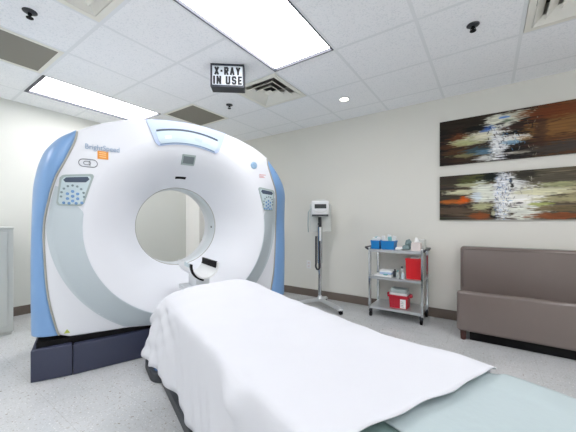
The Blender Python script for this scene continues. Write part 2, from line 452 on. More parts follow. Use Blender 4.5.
HALF = [(0, 1.915), (.15, 1.908), (.3, 1.887), (.45, 1.852), (.6, 1.800), (.70, 1.748), (.755, 1.712), (.762, 1.655), (.790, 1.580), (.828, 1.485), (.872, 1.385),
        (.908, 1.26), (.945, 1.065), (.942, .83), (.922, .558), (.876, .33), (.858, .288), (.80, .266), (.5, .255), (0, .250)]
OUT = [(0, 1.905), (.15, 1.898), (.3, 1.877), (.45, 1.842), (.6, 1.795), (.72, 1.735), (.80, 1.69), (.85, 1.66), (.925, 1.58), (.965, 1.49),
       (1.000, 1.356), (1.010, 1.136), (1.016, .736), (1.015, .50), (1.013, .32), (1.0, .285), (.80, .272), (.5, .255), (0, .250)]
def full(h): return h + [(-x, z) for x, z in h[-2:0:-1]]
def polyR(poly, th):
    dx, dz = math.sin(th), math.cos(th); best = None
    n = len(poly)
    for i in range(n):
        (x1, z1), (x2, z2) = poly[i], poly[(i + 1) % n]
        z1 -= ZC; z2 -= ZC; ex, ez = x2 - x1, z2 - z1
        den = dx * ez - dz * ex
        if abs(den) < 1e-9: continue
        t_ = (x1 * ez - z1 * ex) / den; s_ = (x1 * dz - z1 * dx) / den
        if t_ > 0 and -1e-6 <= s_ <= 1 + 1e-6 and (best is None or t_ > best): best = t_
    return best
def sm(t_): t_ = max(0., min(1., t_)); return t_ * t_ * (3 - 2 * t_)
def S(x, z):
    """front surface of the gantry: local y at (x, z)"""
    r = math.hypot(x, z - ZC)
    rim = .730
    if r < rim:
        t_ = max(0., (r - .355) / (rim - .355))
        w = 1 - sm((z - 1.0) / .60)
        k = .16 + .22 * w
        y = .315 - .355 * (k * t_ + (1 - k) * (1 - (1 - t_) ** 2.1))
    else:
        y = -.040
        w = 1 - sm((z - 1.0) / .50)
        y += .135 * w * min(1., max(0., (r - rim) / .17))
    e = max(0., abs(x) - .78)
    y += .35 * e * e + .10 * max(0., z - 1.72) ** 2 * 4
    return y
FP, OP = full(HALF), full(OUT)
TH = sorted({round(2 * PI * k / 168, 6) for k in range(168)} | {round(math.atan2(x, z - ZC) % (2 * PI), 6) for x, z in FP})
TH = [t_ for i, t_ in enumerate(TH) if i == 0 or t_ - TH[i - 1] > .006]
def ring(bm, radii, yfun):
    out = []
    for t_, r in zip(TH, radii):
        x, z = r * math.sin(t_), ZC + r * math.cos(t_)
        out.append(bm.verts.new((x, yfun(x, z), z)))
    return out
RF = [polyR(FP, t_) for t_ in TH]; RO = [polyR(OP, t_) for t_ in TH]
b = newbm(); rows = []
n1, n2 = 26, 22
for k in range(n1 + 1):
    r = .36 + (.730 - .36) * k / n1
    rows.append(ring(b, [min(r, R - .006 + .004 * k / n1) for R in RF], S))
for k in range(1, n2 + 1):
    rows.append(ring(b, [min(.730, R - .002) + (R - min(.730, R - .002)) * k / n2 for R in RF], S))
rows.append(ring(b, [R - .001 for R in RF], lambda x, z: S(x, z) + .03))
gridfaces(b, rows, True)
cover = mesh('front_cover', b, M['gantry'], gantry, smooth=True)

b = newbm(); rows = [ring(b, [R - .004 for R in RF], lambda x, z: S(x, z) + .03), ring(b, [R - .004 for R in RO], lambda x, z: .30),
                     ring(b, [R - .004 for R in RO], lambda x, z: .88), ring(b, [R - .05 for R in RO], lambda x, z: .93),
                     ring(b, [.60] * len(TH), lambda x, z: .93)]
for k in range(1, 9):
    u = k / 8; rows.append(ring(b, [.60 - .24 * math.sin(u * PI / 2)] * len(TH), lambda x, z, u=u: .93 - .41 * (1 - math.cos(u * PI / 2))))
gridfaces(b, rows, True)
mesh('rear_housing', b, M['gantry'], gantry, smooth=False, angle=35)
b = newbm(); rows = [ring(b, [.359] * len(TH), lambda x, z: .318), ring(b, [.352] * len(TH), lambda x, z: .335), ring(b, [.352] * len(TH), lambda x, z: .50), ring(b, [.362] * len(TH), lambda x, z: .52)]
gridfaces(b, rows, True); tun = mesh('bore_liner', b, M['gantry_grey'], gantry, smooth=True)
b = newbm(); tube(b, [(.360 * math.sin(t_), .312, ZC + .360 * math.cos(t_)) for t_ in TH], .0055, 8, True)
mesh('bore_gasket', b, M['gasket'], gantry, smooth=True)
b = newbm(); cyl(b, (.3535 * math.cos(-.02), .40, ZC - .01), (.3480, .40, ZC - .01), .011, seg=16); mesh('laser_port', b, M['charcoal'], tun)

# blue side panels with a grey gasket along each seam
SEAM = [(.757, 1.708), (.766, 1.650), (.790, 1.580), (.828, 1.485), (.872, 1.385), (.908, 1.26), (.945, 1.065), (.942, .83), (.922, .558), (.876, .33), (.860, .286)]
OUTR = [(.775, 1.742), (.868, 1.690), (.940, 1.605), (.973, 1.528), (.998, 1.430), (1.018, 1.28), (1.028, .90), (1.029, .65), (1.028, .40), (1.026, .286)]
def interp(pts, n):
    pts = [Vector((p[0], 0, p[1])) for p in pts]; out = []
    m_ = len(pts)
    for k in range(n):
        u = k / (n - 1) * (m_ - 1); i = min(int(u), m_ - 2); f = u - i
        p0, p1, p2, p3 = pts[max(i - 1, 0)], pts[i], pts[i + 1], pts[min(i + 2, m_ - 1)]
        out.append(.5 * ((2 * p1) + (p2 - p0) * f + (2 * p0 - 5 * p1 + 4 * p2 - p3) * f * f + (3 * p1 - p0 - 3 * p2 + p3) * f ** 3))
    return out
se, ou = interp(SEAM, 46), interp(OUTR, 46)
for s in (-1, 1):
    b = newbm(); rows = []
    for a, o in zip(se, ou):
        row = []
        wid = (.100 if s > 0 else .0) * sm((1.75 - o.z) / .4)
        y0 = S(a.x, a.z) + .002
        for k in range(11):
            u = k / 10 * PI / 2
            row.append(b.verts.new((s * (a.x + (o.x + wid - a.x) * math.sin(u) ** .8), y0 + (.23 - y0) * (1 - math.cos(u)), a.z + (o.z - a.z) * math.sin(u))))
        row.append(b.verts.new((s * (o.x + wid), .60, o.z))); row.append(b.verts.new((s * (o.x + wid - .004), .895, o.z)))
        rows.append(row)
    gridfaces(b, rows)
    pn = mesh('side_panel', b, M['blue'], gantry, smooth=True)
    sol = pn.modifiers.new('thickness', 'SOLIDIFY'); sol.thickness = .008; sol.offset = -1
    b = newbm(); tube(b, [(s * a.x, S(a.x, a.z) - .001, a.z) for a in se], .0065, 8)
    mesh('seam_gasket', b, M['gasket'], gantry, smooth=True)

# dark base
b = newbm(); prism(b, [(-.780, .050), (-.3, .060), (.3, .060), (.780, .050), (.785, .84), (-.785, .84)], 0.004, .215, .012)
mesh('base', b, M['slate'], gantry, angle=40)
for s in (-1, 1):
    b = newbm(); poly = [(s * .787, .050), (s * 1.012, .080), (s * 1.012, .80), (s * .787, .84)]
    prism(b, poly if s > 0 else poly[::-1], 0.004, .222, .012); mesh('base_end_cap', b, M['slate'], gantry, angle=40)
b = newbm(); span(b, (-.985, .095, .20), (.985, .79, .258)); span(b, (-.80, .20, .25), (.80, .80, .32)); mesh('shadow_plinth', b, M['black'], gantry)  # black slab stands in for the shadow in the recess over the base

# patches that follow the curved front
def patch(name, f, nu, nv, m, off=.004, back=.012, parent=gantry, smooth=True):
    """f(u,v)->(x,z); slab standing proud of the front surface by off"""
    b = newbm(); fr = []; bk = []
    for i in range(nu + 1):
        r1, r2 = [], []
        for j in range(nv + 1):
            x, z = f(i / nu, j / nv); y = S(x, z)
            r1.append(b.verts.new((x, y - off, z))); r2.append(b.verts.new((x, y + back, z)))
        fr.append(r1); bk.append(r2)
    gridfaces(b, fr); gridfaces(b, bk)
    gridfaces(b, [fr[0], bk[0]]); gridfaces(b, [fr[-1], bk[-1]])
    gridfaces(b, [[r[0] for r in fr], [r[0] for r in bk]]); gridfaces(b, [[r[-1] for r in fr], [r[-1] for r in bk]])
    return mesh(name, b, m, parent, angle=40)
def sector(t0, t1, r0, r1, rc=0.):
    def f(u, v):
        t_ = math.radians(t0 + (t1 - t0) * u)
        ro = r1(t_) if callable(r1) else r1
        a0, a1 = r0, ro
        if rc:                                        # rounded ends
            e = min(u, 1 - u) * abs(math.radians(t1 - t0)) * r0
            if e < rc: c = rc - math.sqrt(max(0, rc * rc - (rc - e) ** 2)); a0 = r0 + c
        r = a0 + (a1 - a0) * v
        return r * math.sin(t_), ZC + r * math.cos(t_)
    return f
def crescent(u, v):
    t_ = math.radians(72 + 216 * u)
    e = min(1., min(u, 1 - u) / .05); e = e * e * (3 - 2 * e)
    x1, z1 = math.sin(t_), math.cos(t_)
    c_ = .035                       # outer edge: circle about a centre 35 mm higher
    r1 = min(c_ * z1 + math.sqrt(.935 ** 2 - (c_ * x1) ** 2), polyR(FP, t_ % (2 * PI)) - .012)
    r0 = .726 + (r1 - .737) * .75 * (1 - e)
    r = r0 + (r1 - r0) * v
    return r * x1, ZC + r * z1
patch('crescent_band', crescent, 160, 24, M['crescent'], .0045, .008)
hd = patch('header_panel', sector(-21.4, 21.4, .682, lambda t_: polyR(FP, t_ % (2 * PI)) - .001, .035), 44, 14, M['header'], .008)
patch('display_window', sector(-19.2, 19.2, .697, .790, .02), 36, 8, M['lens'], .011, parent=hd)
patch('window_rim', sector(-18.5, 18.0, .793, .806), 36, 2, M['dark_line'], .013, parent=hd)
patch('window_rim', sector(-18.8, 18.8, .690, .695), 36, 2, M['blue_ink'], .011, parent=hd)
for t0, w, c in ((-13, 4, 'white_pl'), (-4.5, 7, 'panel_face'), (6, 5, 'header'), (12.5, 3, 'panel_face')):
    patch('indicator', sector(t0 - w / 2, t0 + w / 2, .728, .752), 6, 2, M[c], .0125, parent=hd)
# viewing camera window and slot above the bore
def rect(x0, x1, z0, z1, skew=0.):
    return lambda u, v: (x0 + (x1 - x0) * u + skew * (v - .5), z0 + (z1 - z0) * v)
pc = patch('camera_pod', rect(-.040, .068, 1.578, 1.655), 8, 6, M['panel_rim'], .016)
patch('camera_window', rect(-.030, .058, 1.588, 1.640), 6, 4, M['window'], .019, parent=pc)
patch('air_slot', sector(-7.5, 4.5, .428, .446), 12, 2, M['black'], .003)

# control panels left and right of the bore
def quad(pts, rc=.0):
    (ax, az), (bx, bz), (cx, cz), (dx, dz) = pts      # UL, UR, LR, LL
    def f(u, v):
        x0, z0 = dx + (cx - dx) * u, dz + (cz - dz) * u
        x1, z1 = ax + (bx - ax) * u, az + (bz - az) * u
        e = .018 * (max(0, 1 - 9 * min(u, 1 - u)) ** 2)
        vv = v
        H = max(.01, z1 - z0)
        vv = e / H + (1 - 2 * e / H) * v
        return x0 + (x1 - x0) * vv, z0 + (z1 - z0) * vv
    return f
for s in (-1, 1):
    def Q(pts): 
        q = [(s * x, z) for x, z in pts]
        return quad(q if s < 0 else [q[1], q[0], q[3], q[2]])
    pts = [(.850, 1.402), (.655, 1.425), (.722, 1.196), (.876, 1.198)]
    cp = patch('control_panel', Q(pts), 16, 12, M['panel_rim'], .008)
    patch('panel_face', Q([(.838, 1.390), (.672, 1.408), (.732, 1.206), (.866, 1.208)]), 16, 12, M['panel_face'], .011, parent=cp)
    patch('display_strip', Q([(.832, 1.386), (.682, 1.402), (.693, 1.362), (.836, 1.354)]), 10, 4, M['dark_line'], .013, parent=cp)
    def key(x, z, r, m):
        b = newbm(); y = S(s * x, z)
        lathe(b, [(r, y - .008), (r, y - .0145), (r * .8, y - .0165)], (s * x, 0, z), 12, 'Y'); mesh('key', b, M[m], cp)
    cx, cz = .782, 1.262
    for k in range(9):
        a = math.radians(-5 + 190 * k / 8); key(cx + .072 * math.cos(a) * .9, cz + .003 + .070 * math.sin(a), .0075, 'key_grey')
    key(cx, cz, .0105, 'key_blue')
    for k in range(6):
        a = math.radians(30 + 60 * k); key(cx + .033 * math.cos(a), cz + .033 * math.sin(a), .0100, 'key_blue')
    for dx in (-.052, -.02, .02, .05): key(cx + dx, cz - .050 + abs(dx) * .1, .0095, 'key_blue')

# printed marks
def onface(x, z, off=.004): return Matrix.Translation((x, S(x, z) - off, z)) @ RX
text('product_lettering', 'BrightSpeed', .052, M['pale_ink'], gantry, onface(-.608, 1.612), bold=.0, depth=.0012, width=.206)
st = patch('orange_sticker', rect(-.640, -.574, 1.535, 1.592), 6, 6, M['orange'], .003)
for z in (1.551, 1.566, 1.580): patch('sticker_print', rect(-.628, -.588, z - .003, z + .002), 4, 1, M['pale_orange'], .004, parent=st)
b = newbm()
def stadium(cx, cz, hw, hr, n=10):
    pts = []
    for k in range(n + 1): a = -PI / 2 + PI * k / n; pts.append((cx + hw + hr * math.cos(a), cz + hr * math.sin(a)))
    for k in range(n + 1): a = PI / 2 + PI * k / n; pts.append((cx - hw + hr * math.cos(a), cz + hr * math.sin(a)))
    return pts
tube(b, [(x, S(x, z) - .002, z) for x, z in stadium(-.694, 1.497, .028, .026)], .0028, 6, True)
tube(b, [(x, S(x, z) - .002, z) for x, z in stadium(-.700, 1.497, .008, .012)], .0025, 6, True)
tube(b, [(x, S(x, z) - .002, z) for x, z in [(-.672 + .017 * math.cos(a), 1.497 + .022 * math.sin(a)) for a in (2.2, 2.7, 3.14, 3.6, 4.1)]], .0022, 6)
mesh('oval_mark', b, M['ink'], gantry)
b = newbm(); y = S(.612, 1.627); lathe(b, [(.034, y + .004), (.034, y - .003), (.031, y - .005)], (.612, 0, 1.627), 28, 'Y'); lg = mesh('roundel', b, M['logo'], gantry)
b = newbm(); tube(b, [(.612 + .024 * math.cos(k * PI / 12), y - .005, 1.627 + .024 * math.sin(k * PI / 12)) for k in range(24)], .0018, 6, True)
tube(b, [(.600, y - .005, 1.620), (.606, y - .005, 1.636), (.614, y - .005, 1.624), (.622, y - .005, 1.634), (.622, y - .005, 1.618)], .0022, 6)
mesh('monogram', b, M['blue'], lg)
for k, (z, w) in enumerate(((1.545, .070), (1.532, .045), (1.520, .058))): patch('small_print', rect(.672, .672 + w, z - .003, z + .003), 6, 1, M['red_ink'], .002)
b = newbm(); y = S(-.818, .305) - .003
vs = [b.verts.new(p) for p in ((-.836, y, .292), (-.800, y, .292), (-.818, y, .320))]; b.faces.new(vs)
g = bmesh.ops.extrude_face_region(b, geom=b.faces[:]); bmesh.ops.translate(b, vec=(0, .004, 0), verts=[v for v in g['geom'] if isinstance(v, bmesh.types.BMVert)])
mesh('warning_sticker', b, M['yellow'], gantry)

# ---------------------------------------------------------------- patient table (same axis as the bore)
table = thing('patient_table', 'scanner table under the white sheet, on a dark floor base', 'table', GORG, GROT)
def rounded(x0, x1, y0, y1, r, n=8):
    out = []
    for cx, cy, a0 in ((x1 - r, y1 - r, 0), (x0 + r, y1 - r, PI / 2), (x0 + r, y0 + r, PI), (x1 - r, y0 + r, 3 * PI / 2)):
        for k in range(n + 1): a = a0 + PI / 2 * k / n; out.append((cx + r * math.cos(a), cy + r * math.sin(a)))
    return out
b = newbm(); prism(b, rounded(-.29, .22, -2.55, -.30, .08), .004, .060, .012); mesh('base_plate', b, M['charcoal'], table, angle=50)
b = newbm(); prism(b, rounded(-.345, .345, -.44, -.02, .12), .002, .062, .014); mesh('base_foot', b, M['charcoal'], table, angle=50)
b = newbm(); prism(b, rounded(-.318, .318, -.40, -.06, .08), .060, .135, .050); mesh('base_fairing', b, M['blue_foot'], table, angle=60)
b = newbm(); prism(b, rounded(-.26, .17, -2.2, -.80, .06), .12, .40); mesh('pedestal', b, M['charcoal'], table, angle=40)
b = newbm(); span(b, (-.305, -2.75, .40), (.205, -.80, .585), .03, 3); mesh('table_body', b, M['table'], table, angle=40)
b = newbm()
prof = [(-.21, .03), (-.16, .012), (-.08, .002), (0, 0), (.08, .002), (.16, .012), (.21, .03)]
rows = []
for y in (-2.78, -.80):
    rows.append([b.verts.new((x, y, .586 + h)) for x, h in prof] + [b.verts.new((x, y, .57 + h * .9)) for x, h in prof[::-1]])
gridfaces(b, rows, True); b.faces.new(rows[0]); b.faces.new(rows[1]); mesh('cradle', b, M['table'], table, angle=40)
b = newbm(); span(b, (-.085, -.82, .545), (.085, -.04, .580), .008); span(b, (-.02, -.30, .57), (.085, -.10, .664), .006); mesh('cradle_tongue', b, M['table'], table, angle=40)
b = newbm(); span(b, (-.225, -2.74, .600), (.205, -.80, .632), .012, 3); mesh('mattress', b, M['mattress'], table, angle=40)
# head holder: a short trough at the tip of the cradle with black padded straps
b = newbm(); rows = []
HHX, HHZ, HR = .034, .762, .108
for y in (-.36, .02):
    rr = []
    for R_ in (HR, HR - .012):
        lst = [(HHX + R_ * math.sin(a), HHZ - R_ * math.cos(a)) for a in [math.radians(-95 + 190 * k / 18) for k in range(19)]]
        rr += lst if R_ == HR else lst[::-1]
    rows.append([b.verts.new((x, y, z)) for x, z in rr])
gridfaces(b, rows, True); b.faces.new(rows[0]); b.faces.new(rows[1])
hh = mesh('head_holder', b, M['white_pl'], table, angle=40)
def arcstrap(a0, a1, y0, y1, rr, m, name='strap', n=12):
    b = newbm(); rows = []
    for y in (y0, y1):
        lst = []
        for R_ in (rr, rr - .012): 
            q = [(HHX + R_ * math.sin(a), HHZ - R_ * math.cos(a)) for a in [math.radians(a0 + (a1 - a0) * k / n) for k in range(n + 1)]]
            lst += q if R_ == rr else q[::-1]
        rows.append([b.verts.new((x, y, z)) for x, z in lst])
    gridfaces(b, rows, True); b.faces.new(rows[0]); b.faces.new(rows[1])
    return mesh(name, b, m, hh, angle=40)
arcstrap(-97, -12, -.385, -.350, HR + .010, M['black'])
arcstrap(68, 99, -.33, .0, HR - .006, M['black'])
arcstrap(-98, -84, -.34, -.22, HR + .012, M['panel_face'], 'side_pad')

# ---------------------------------------------------------------- white sheet
def sheet():
    b = newbm(); rows = []
    y0, y1 = -.80, -2.13                     # far end, near end
    XE = .347
    def xer(y): return .238 + .060 * sm((-1.80 - y) / .33)
    def topz(x, y):
        far = sm((y + 1.40) / .55)
        t_ = min(1., abs(x) / (XE if x < 0 else xer(y)))
        z = .652 + (.040 * far + .010) * (1 - t_ ** 5)
        z += .030 * far * math.exp(-((x - .03) / .15) ** 2 - ((y + .95) / .22) ** 2)
        z += .0035 * math.sin(9 * x + 4 * y) + .0025 * math.sin(23 * x - 7 * y) + .0015 * math.sin(41 * y + 12 * x)
        z -= .028 * math.exp(-((x + XE) / .06) ** 2 - ((y + 1.73) / .07) ** 2)
        return z
    NH, NT = 22, 44
    def side_pt(side, y, h, H, e):
        fe = sm((y + 1.18) / .36) if side < 0 else 0.
        xe = XE if side < 0 else xer(y)
        q = h / H
        x = xe + .010 * (1 - math.exp(-h / .012)) - .018 * q * (1 - fe)
        x += (.009 * math.sin(24 * y + 1.3 * math.sin(7 * y)) + .005 * math.sin(57 * y + 6 * h)) * q ** 1.2
        x += .050 * fe * q + fe * (.010 * math.sin(38 * h + 31 * y) + .003 * math.sin(75 * h - 44 * y)) * min(1, h / .04) * (1 - .6 * q)
        if side < 0: x += .024 * math.exp(-((y + 1.73) / .06) ** 2) * math.exp(-((h - .05) / .035) ** 2)
        z = topz(side * xe, y) - .006 - h
        yy = y
        if e > 0:                            # the cloth turns the corner of the table end
            k = e / .30
            yy = y0 + .19 * math.sin(k * PI / 2) * (1 - q) + .23 * k * q + .010 * math.sin(30 * h + 14 * e) * k
            z -= .12 * k ** 1.5 * (1 - q) + .02 * k * q
            x += .012 * k * k * (1 - q) + .012 * k * q + .010 * math.sin(26 * e + 22 * h) * min(1, h / .05)
        return (side * x, yy, z)
    def sect(y, e):
        Hl = .445 - .115 * sm((y + 1.30) / .45) + .010 * math.sin(6 * y); Hr = .40
        left = [side_pt(-1, y, Hl * (k / NH) ** 1.5, Hl, e) for k in range(NH, 0, -1)]
        right = [side_pt(1, y, Hr * (k / NH) ** 1.5, Hr, e) for k in range(1, NH + 1)]
        top = []
        xr = xer(y)
        for k in range(NT + 1):
            uu = k / NT; uu = .35 * uu + .65 * (.5 - .5 * math.cos(PI * uu)); x = -XE + (XE + xr) * uu
            z = topz(x, y); yy = y
            if e > 0:
                k_ = e / .30
                wb = sm((abs(x) - .225) / .06) if x < 0 else 0.
                zf = max(.637, z - (z - .637) * sm(e / .12))
                zd = z - .12 * k_ ** 1.5
                z = zf * (1 - wb) + zd * wb
                yy = y0 + (e * .55) * (1 - wb) + .19 * math.sin(k_ * PI / 2) * wb
            else:
                u = (y0 - y) / (y0 - y1)
                if u > .90: yy = y - (u - .90) / .10 * (.085 * x + .004 * math.sin(13 * x + 1) + .003 * math.sin(37 * x))
            d = min(x + XE, xr - x)
            if d < .014: z -= .006 * (1 - d / .014) ** 2
            top.append((x, yy, z))
        return left + top + right
    for e in (.30, .25, .20, .15, .11, .08, .055, .03, .012): rows.append(sect(y0, e))
    ny = 110
    for k in range(ny + 1): rows.append(sect(y0 + (y1 - y0) * k / ny, 0))
    V = [[b.verts.new(p) for p in r] for r in rows]
    gridfaces(b, V)
    o = mesh('bed_sheet', b, M['sheet'], None, smooth=True, loc=GORG, rotz=GROT)
    md = o.modifiers.new('thickness', 'SOLIDIFY'); md.thickness = .003; md.offset = 1
    return o
tag(sheet(), 'white cotton sheet draped over the scanner table in front of the ring', 'sheet')

# pale green drape at the foot end
b = newbm(); rows = []
for k in range(61):
    y = -2.07 - .66 * (k / 60) ** 1.15
    row = []
    for j in range(33):
        x = -.150 + (.430 + .045 * sm((-2.150 - y) / .012)) * j / 32
        z = .637 + .0025 * math.sin(11 * y + 3 * x) + .002 * math.sin(19 * x + 5 * y)
        if x > .212: z -= .05 * (x - .212) + .6 * (x - .212) ** 2 - .003
        row.append((x + .004 * math.sin(13 * y), y, z))
    dw = sm((-2.150 - y) / .012)
    for j in range(1, 9): row.append((row[32][0] + .004 * dw * math.sin(j / 8 * 1.5), y, row[32][2] - (.012 * j * dw if dw > 0 else .0002 * j)))
    rows.append(row)
V = [[b.verts.new(p) for p in r] for r in rows]; gridfaces(b, V)
dr = mesh('table_drape', b, M['drape'], None, smooth=True, loc=GORG, rotz=GROT)
md = dr.modifiers.new('thickness', 'SOLIDIFY'); md.thickness = .002; md.offset = 1
tag(dr, 'pale green drape on the near end of the table beyond the white sheet', 'drape')

# ---------------------------------------------------------------- monitor stand and monitor
SX, SY = -1.80, 3.33
stand = thing('monitor_stand', 'silver wheeled pole stand holding the small monitor by the back wall', 'stand', (SX, SY, 0))
b = newbm(); cyl(b, (0, 0, .075), (0, 0, .98), .024, seg=20); cyl(b, (0, 0, .55), (0, 0, 1.02), .034, seg=20); mesh('pole', b, M['chrome'], stand, angle=40)
b = newbm(); lathe(b, [(.055, .062), (.055, .085), (.03, .11), (.022, .14)], seg=24); mesh('hub', b, M['steel'], stand, angle=40)
for ang, ln in ((-28, .435), (-120, .36), (93, .17)):
    a = math.radians(ang); dx, dy = math.cos(a), math.sin(a)
    b = newbm(); tube(b, [(dx * .03, dy * .03, .078), (dx * ln * .6, dy * ln * .6, .074), (dx * ln, dy * ln, .062)], .040, 12, flat=.022)
    lg = mesh('leg', b, M['steel'], stand, angle=40)
    b = newbm(); cyl(b, (dx * ln - dy * .012, dy * ln + dx * .012, .028), (dx * ln + dy * .012, dy * ln - dx * .012, .028), .027, seg=18); mesh('caster_wheel', b, M['black'], lg, angle=40)
    b = newbm(); box(b, (dx * ln, dy * ln, .060), (.05, .05, .018), .006); mesh('caster_cap', b, M['white_pl'], lg)
b = newbm(); pts = [(-.040, -.030, .90)] + [(-.042, -.030, .9 - .04 * k) for k in range(1, 10)] + [(-.012 + .03 * math.cos(PI + a), -.036, .52 - .05 * math.sin(a)) for a in [PI * k / 8 for k in range(9)]] + [(.018, -.040, .56 + .04 * k) for k in range(8)]
tube(b, pts, .012, 8); mesh('coiled_cord', b, M['charcoal'], stand, smooth=True)
MA = math.radians(30)
b = newbm(); box(b, (-.025, .062, 1.14), (.285, .040, .37), .012, rot=Matrix.Rotation(MA, 4, 'Z')); mesh('back_bracket', b, M['cabinet'], stand)
b = newbm(); cyl(b, (0, 0, 1.02), (0, 0, 1.150), .022); cyl(b, (0, -.02, 1.06), (.02, -.05, 1.06), .020); mesh('mount', b, M['charcoal'], stand)
mon = thing('patient_monitor', 'small white vital signs monitor with dark screen on the pole stand', 'monitor', (SX, SY, 1.1515), MA)
b = newbm(); span(b, (-.112, -.10, 0), (.112, .015, .205), .022, 3); mesh('casing', b, M['white_pl'], mon, angle=40)
b = newbm(); span(b, (-.070, -.106, .105), (.078, -.098, .160), .003); mesh('screen', b, M['screen'], mon)
b = newbm(); span(b, (-.104, -.105, .004), (.104, -.098, .030), .003); mesh('button_strip', b, M['charcoal'], mon)
b = newbm(); tube(b, [(-.05, -.04, .198), (-.05, -.04, .214), (.06, -.04, .214), (.06, -.04, .198)], .008, 8); mesh('handle', b, M['cabinet'], mon, smooth=True)
b = newbm(); tube(b, [(-.085 + .17 * k / 8, -.104, .080 - .022 * math.sin(PI * k / 8)) for k in range(9)], .004, 6); mesh('front_ridge', b, M['cabinet'], mon, smooth=True)
b = newbm(); tube(b, [(-.106, 0, .12), (-.150, -.01, .06), (-.156, .0, -.10), (-.150, .0, -.20)], .007, 8); mesh('cable', b, M['panel_rim'], mon, smooth=True)

# ---------------------------------------------------------------- steel cart
CX0, CX1, CY0, CY1 = -1.125, -.572, 3.285, 3.635
cart = thing('utility_cart', 'three shelf stainless steel cart against the back wall', 'cart', ((CX0 + CX1) / 2, (CY0 + CY1) / 2, 0))
w, d = (CX1 - CX0) / 2, (CY1 - CY0) / 2
for z in (.775, .465, .125):
    b = newbm(); span(b, (-w, -d, z - .006), (w, d, z), .001)
    for s in (-1, 1):
        span(b, (-w, s * d, z - .030), (w, s * (d - .004), z - .001)); span(b, (s * w, -d, z - .030), (s * (w - .004), d, z - .001))
    mesh('shelf', b, M['steel'], cart)
for sx in (-1, 1):
    for sy in (-1, 1):
        x, y = sx * (w + .004), sy * (d - .018)
        b = newbm(); span(b, (x - .012, y - .018, .085), (x + .012, y + .018, .795), .003); mesh('post', b, M['chrome'], cart)
        b = newbm(); cyl(b, (x - sx * .01 - .011, y, .030), (x - sx * .01 + .011, y, .030), .030, seg=22)
        cs = mesh('caster', b, M['black'], cart, angle=40)
        b = newbm(); span(b, (x - sx * .01 - .018, y - .014, .048), (x - sx * .01 + .018, y + .014, .086), .004); mesh('fork', b, M['charcoal'], cs)
for s in (-1, 1):
    x = s * (w + .012); k = .055 if s < 0 else .022
    b = newbm(); tube(b, [(x, -d + .02, .765), (x + s * k * .75, -d + .02, .785), (x + s * k, -d + .05, .788), (x + s * k, d - .05, .788), (x + s * k * .75, d - .02, .785), (x, d - .02, .765)], .011, 8)
    mesh('handle', b, M['charcoal'], cart, smooth=True)

# things on the cart
ZT, ZM, ZB = .7758, .4658, .1258
def bin_(x0, x1, y0, y1, z, h, label):
    t = thing('supply_bin', label, 'bin', ((x0 + x1) / 2, (y0 + y1) / 2, z), 0, 'blue supply bins on the cart')
    w_, d_ = (x1 - x0) / 2, (y1 - y0) / 2
    b = newbm(); rings = []
    for (k, zz) in ((.90, 0), (1, h), (1.05, h), (1.05, h - .012), (1.02, h - .012)): pass
    outer = [[b.verts.new((sx * w_ * k, sy * d_ * k, zz)) for sx, sy in ((1, 1), (-1, 1), (-1, -1), (1, -1))] for k, zz in ((.88, 0), (1, h), (.94, h), (.83, .006))]
    gridfaces(b, outer, True); b.faces.new(outer[0]); b.faces.new(outer[-1])
    mesh('tub', b, M['bin_blue'], t)
    b = newbm()
    for s in (-1, 1): span(b, (s * w_, -d_ * 1.02, h - .014), (s * w_ * 1.05, d_ * 1.02, h)); span(b, (-w_, s * d_, h - .014), (w_, s * d_ * 1.05, h))
    mesh('rim', b, M['bin_blue'], t)
bin_(-1.116, -1.018, 3.290, 3.43, ZT, .098, 'smaller bright blue bin at the left end of the cart top')
bin_(-1.003, -.853, 3.290, 3.43, ZT, .098, 'larger bright blue bin second from the left on the cart top')
PK = [(-1.094, 3.335, 'paper', 10, .0, 'white packet at the left side of the smaller blue bin'), (-1.066, 3.375, 'teal', -12, .010, 'teal packet standing in the smaller blue bin'), (-1.046, 3.33, 'paper', 12, .008, 'white packet at the right side of the smaller blue bin'),
      (-.976, 3.34, 'paper', -12, .022, 'white packet at the left side of the larger blue bin'), (-.938, 3.375, 'paper', 14, .034, 'tallest white packet in the larger blue bin'), (-.908, 3.335, 'teal', -6, .014, 'teal packet in the middle of the larger blue bin'), (-.880, 3.36, 'paper', 18, .024, 'white packet leaning out of the right of the larger blue bin')]
for x, y, c, a, dz, l in PK:
    b = newbm(); box(b, (0, 0, .062), (.042, .016, .108), .005, rot=Matrix.Rotation(math.radians(a), 4, 'Y') @ Matrix.Rotation(math.radians(a), 4, 'Z'))
    tag(mesh('supply_packet', b, M[c], loc=(x, y, ZT + .014 + dz)), l, 'packet', 'packets in the blue bins')
t = thing('wipes_pack', 'low white soft pack in the middle of the cart top', 'pack', (-.808, 3.345, ZT))
b = newbm(); span(b, (-.036, -.05, 0), (.036, .05, .030), .010, 3); mesh('pack', b, M['paper'], t, angle=50)
b = newbm(); box(b, (.005, 0, .034), (.05, .05, .014), .006, rot=Matrix.Rotation(.25, 4, 'Y')); mesh('flap', b, M['pinkgrey'], t)
t = thing('pressure_cuff', 'dark grey green rolled cuff standing near the middle of the cart top', 'cuff', (-.730, 3.345, ZT))
b = newbm(); box(b, (-.005, 0, .030), (.080, .07, .050), .020, 3); mesh('cuff_roll', b, M['grey_cloth'], t, angle=60)
b = newbm(); tube(b, [(.012, 0, .04), (-.004, .0, .070), (.004, 0, .098), (.018, 0, .106), (.030, 0, .088), (.028, 0, .05)], .010, 8, flat=.02); mesh('cuff_band', b, M['grey_cloth'], t, smooth=True)
t = thing('tissue_box', 'white tissue box at the right end of the cart top', 'box', (-.633, 3.345, ZT))
b = newbm(); span(b, (-.046, -.05, 0), (.046, .05, .088), .003); mesh('carton', b, M['pinkgrey'], t)
b = newbm(); rows = []
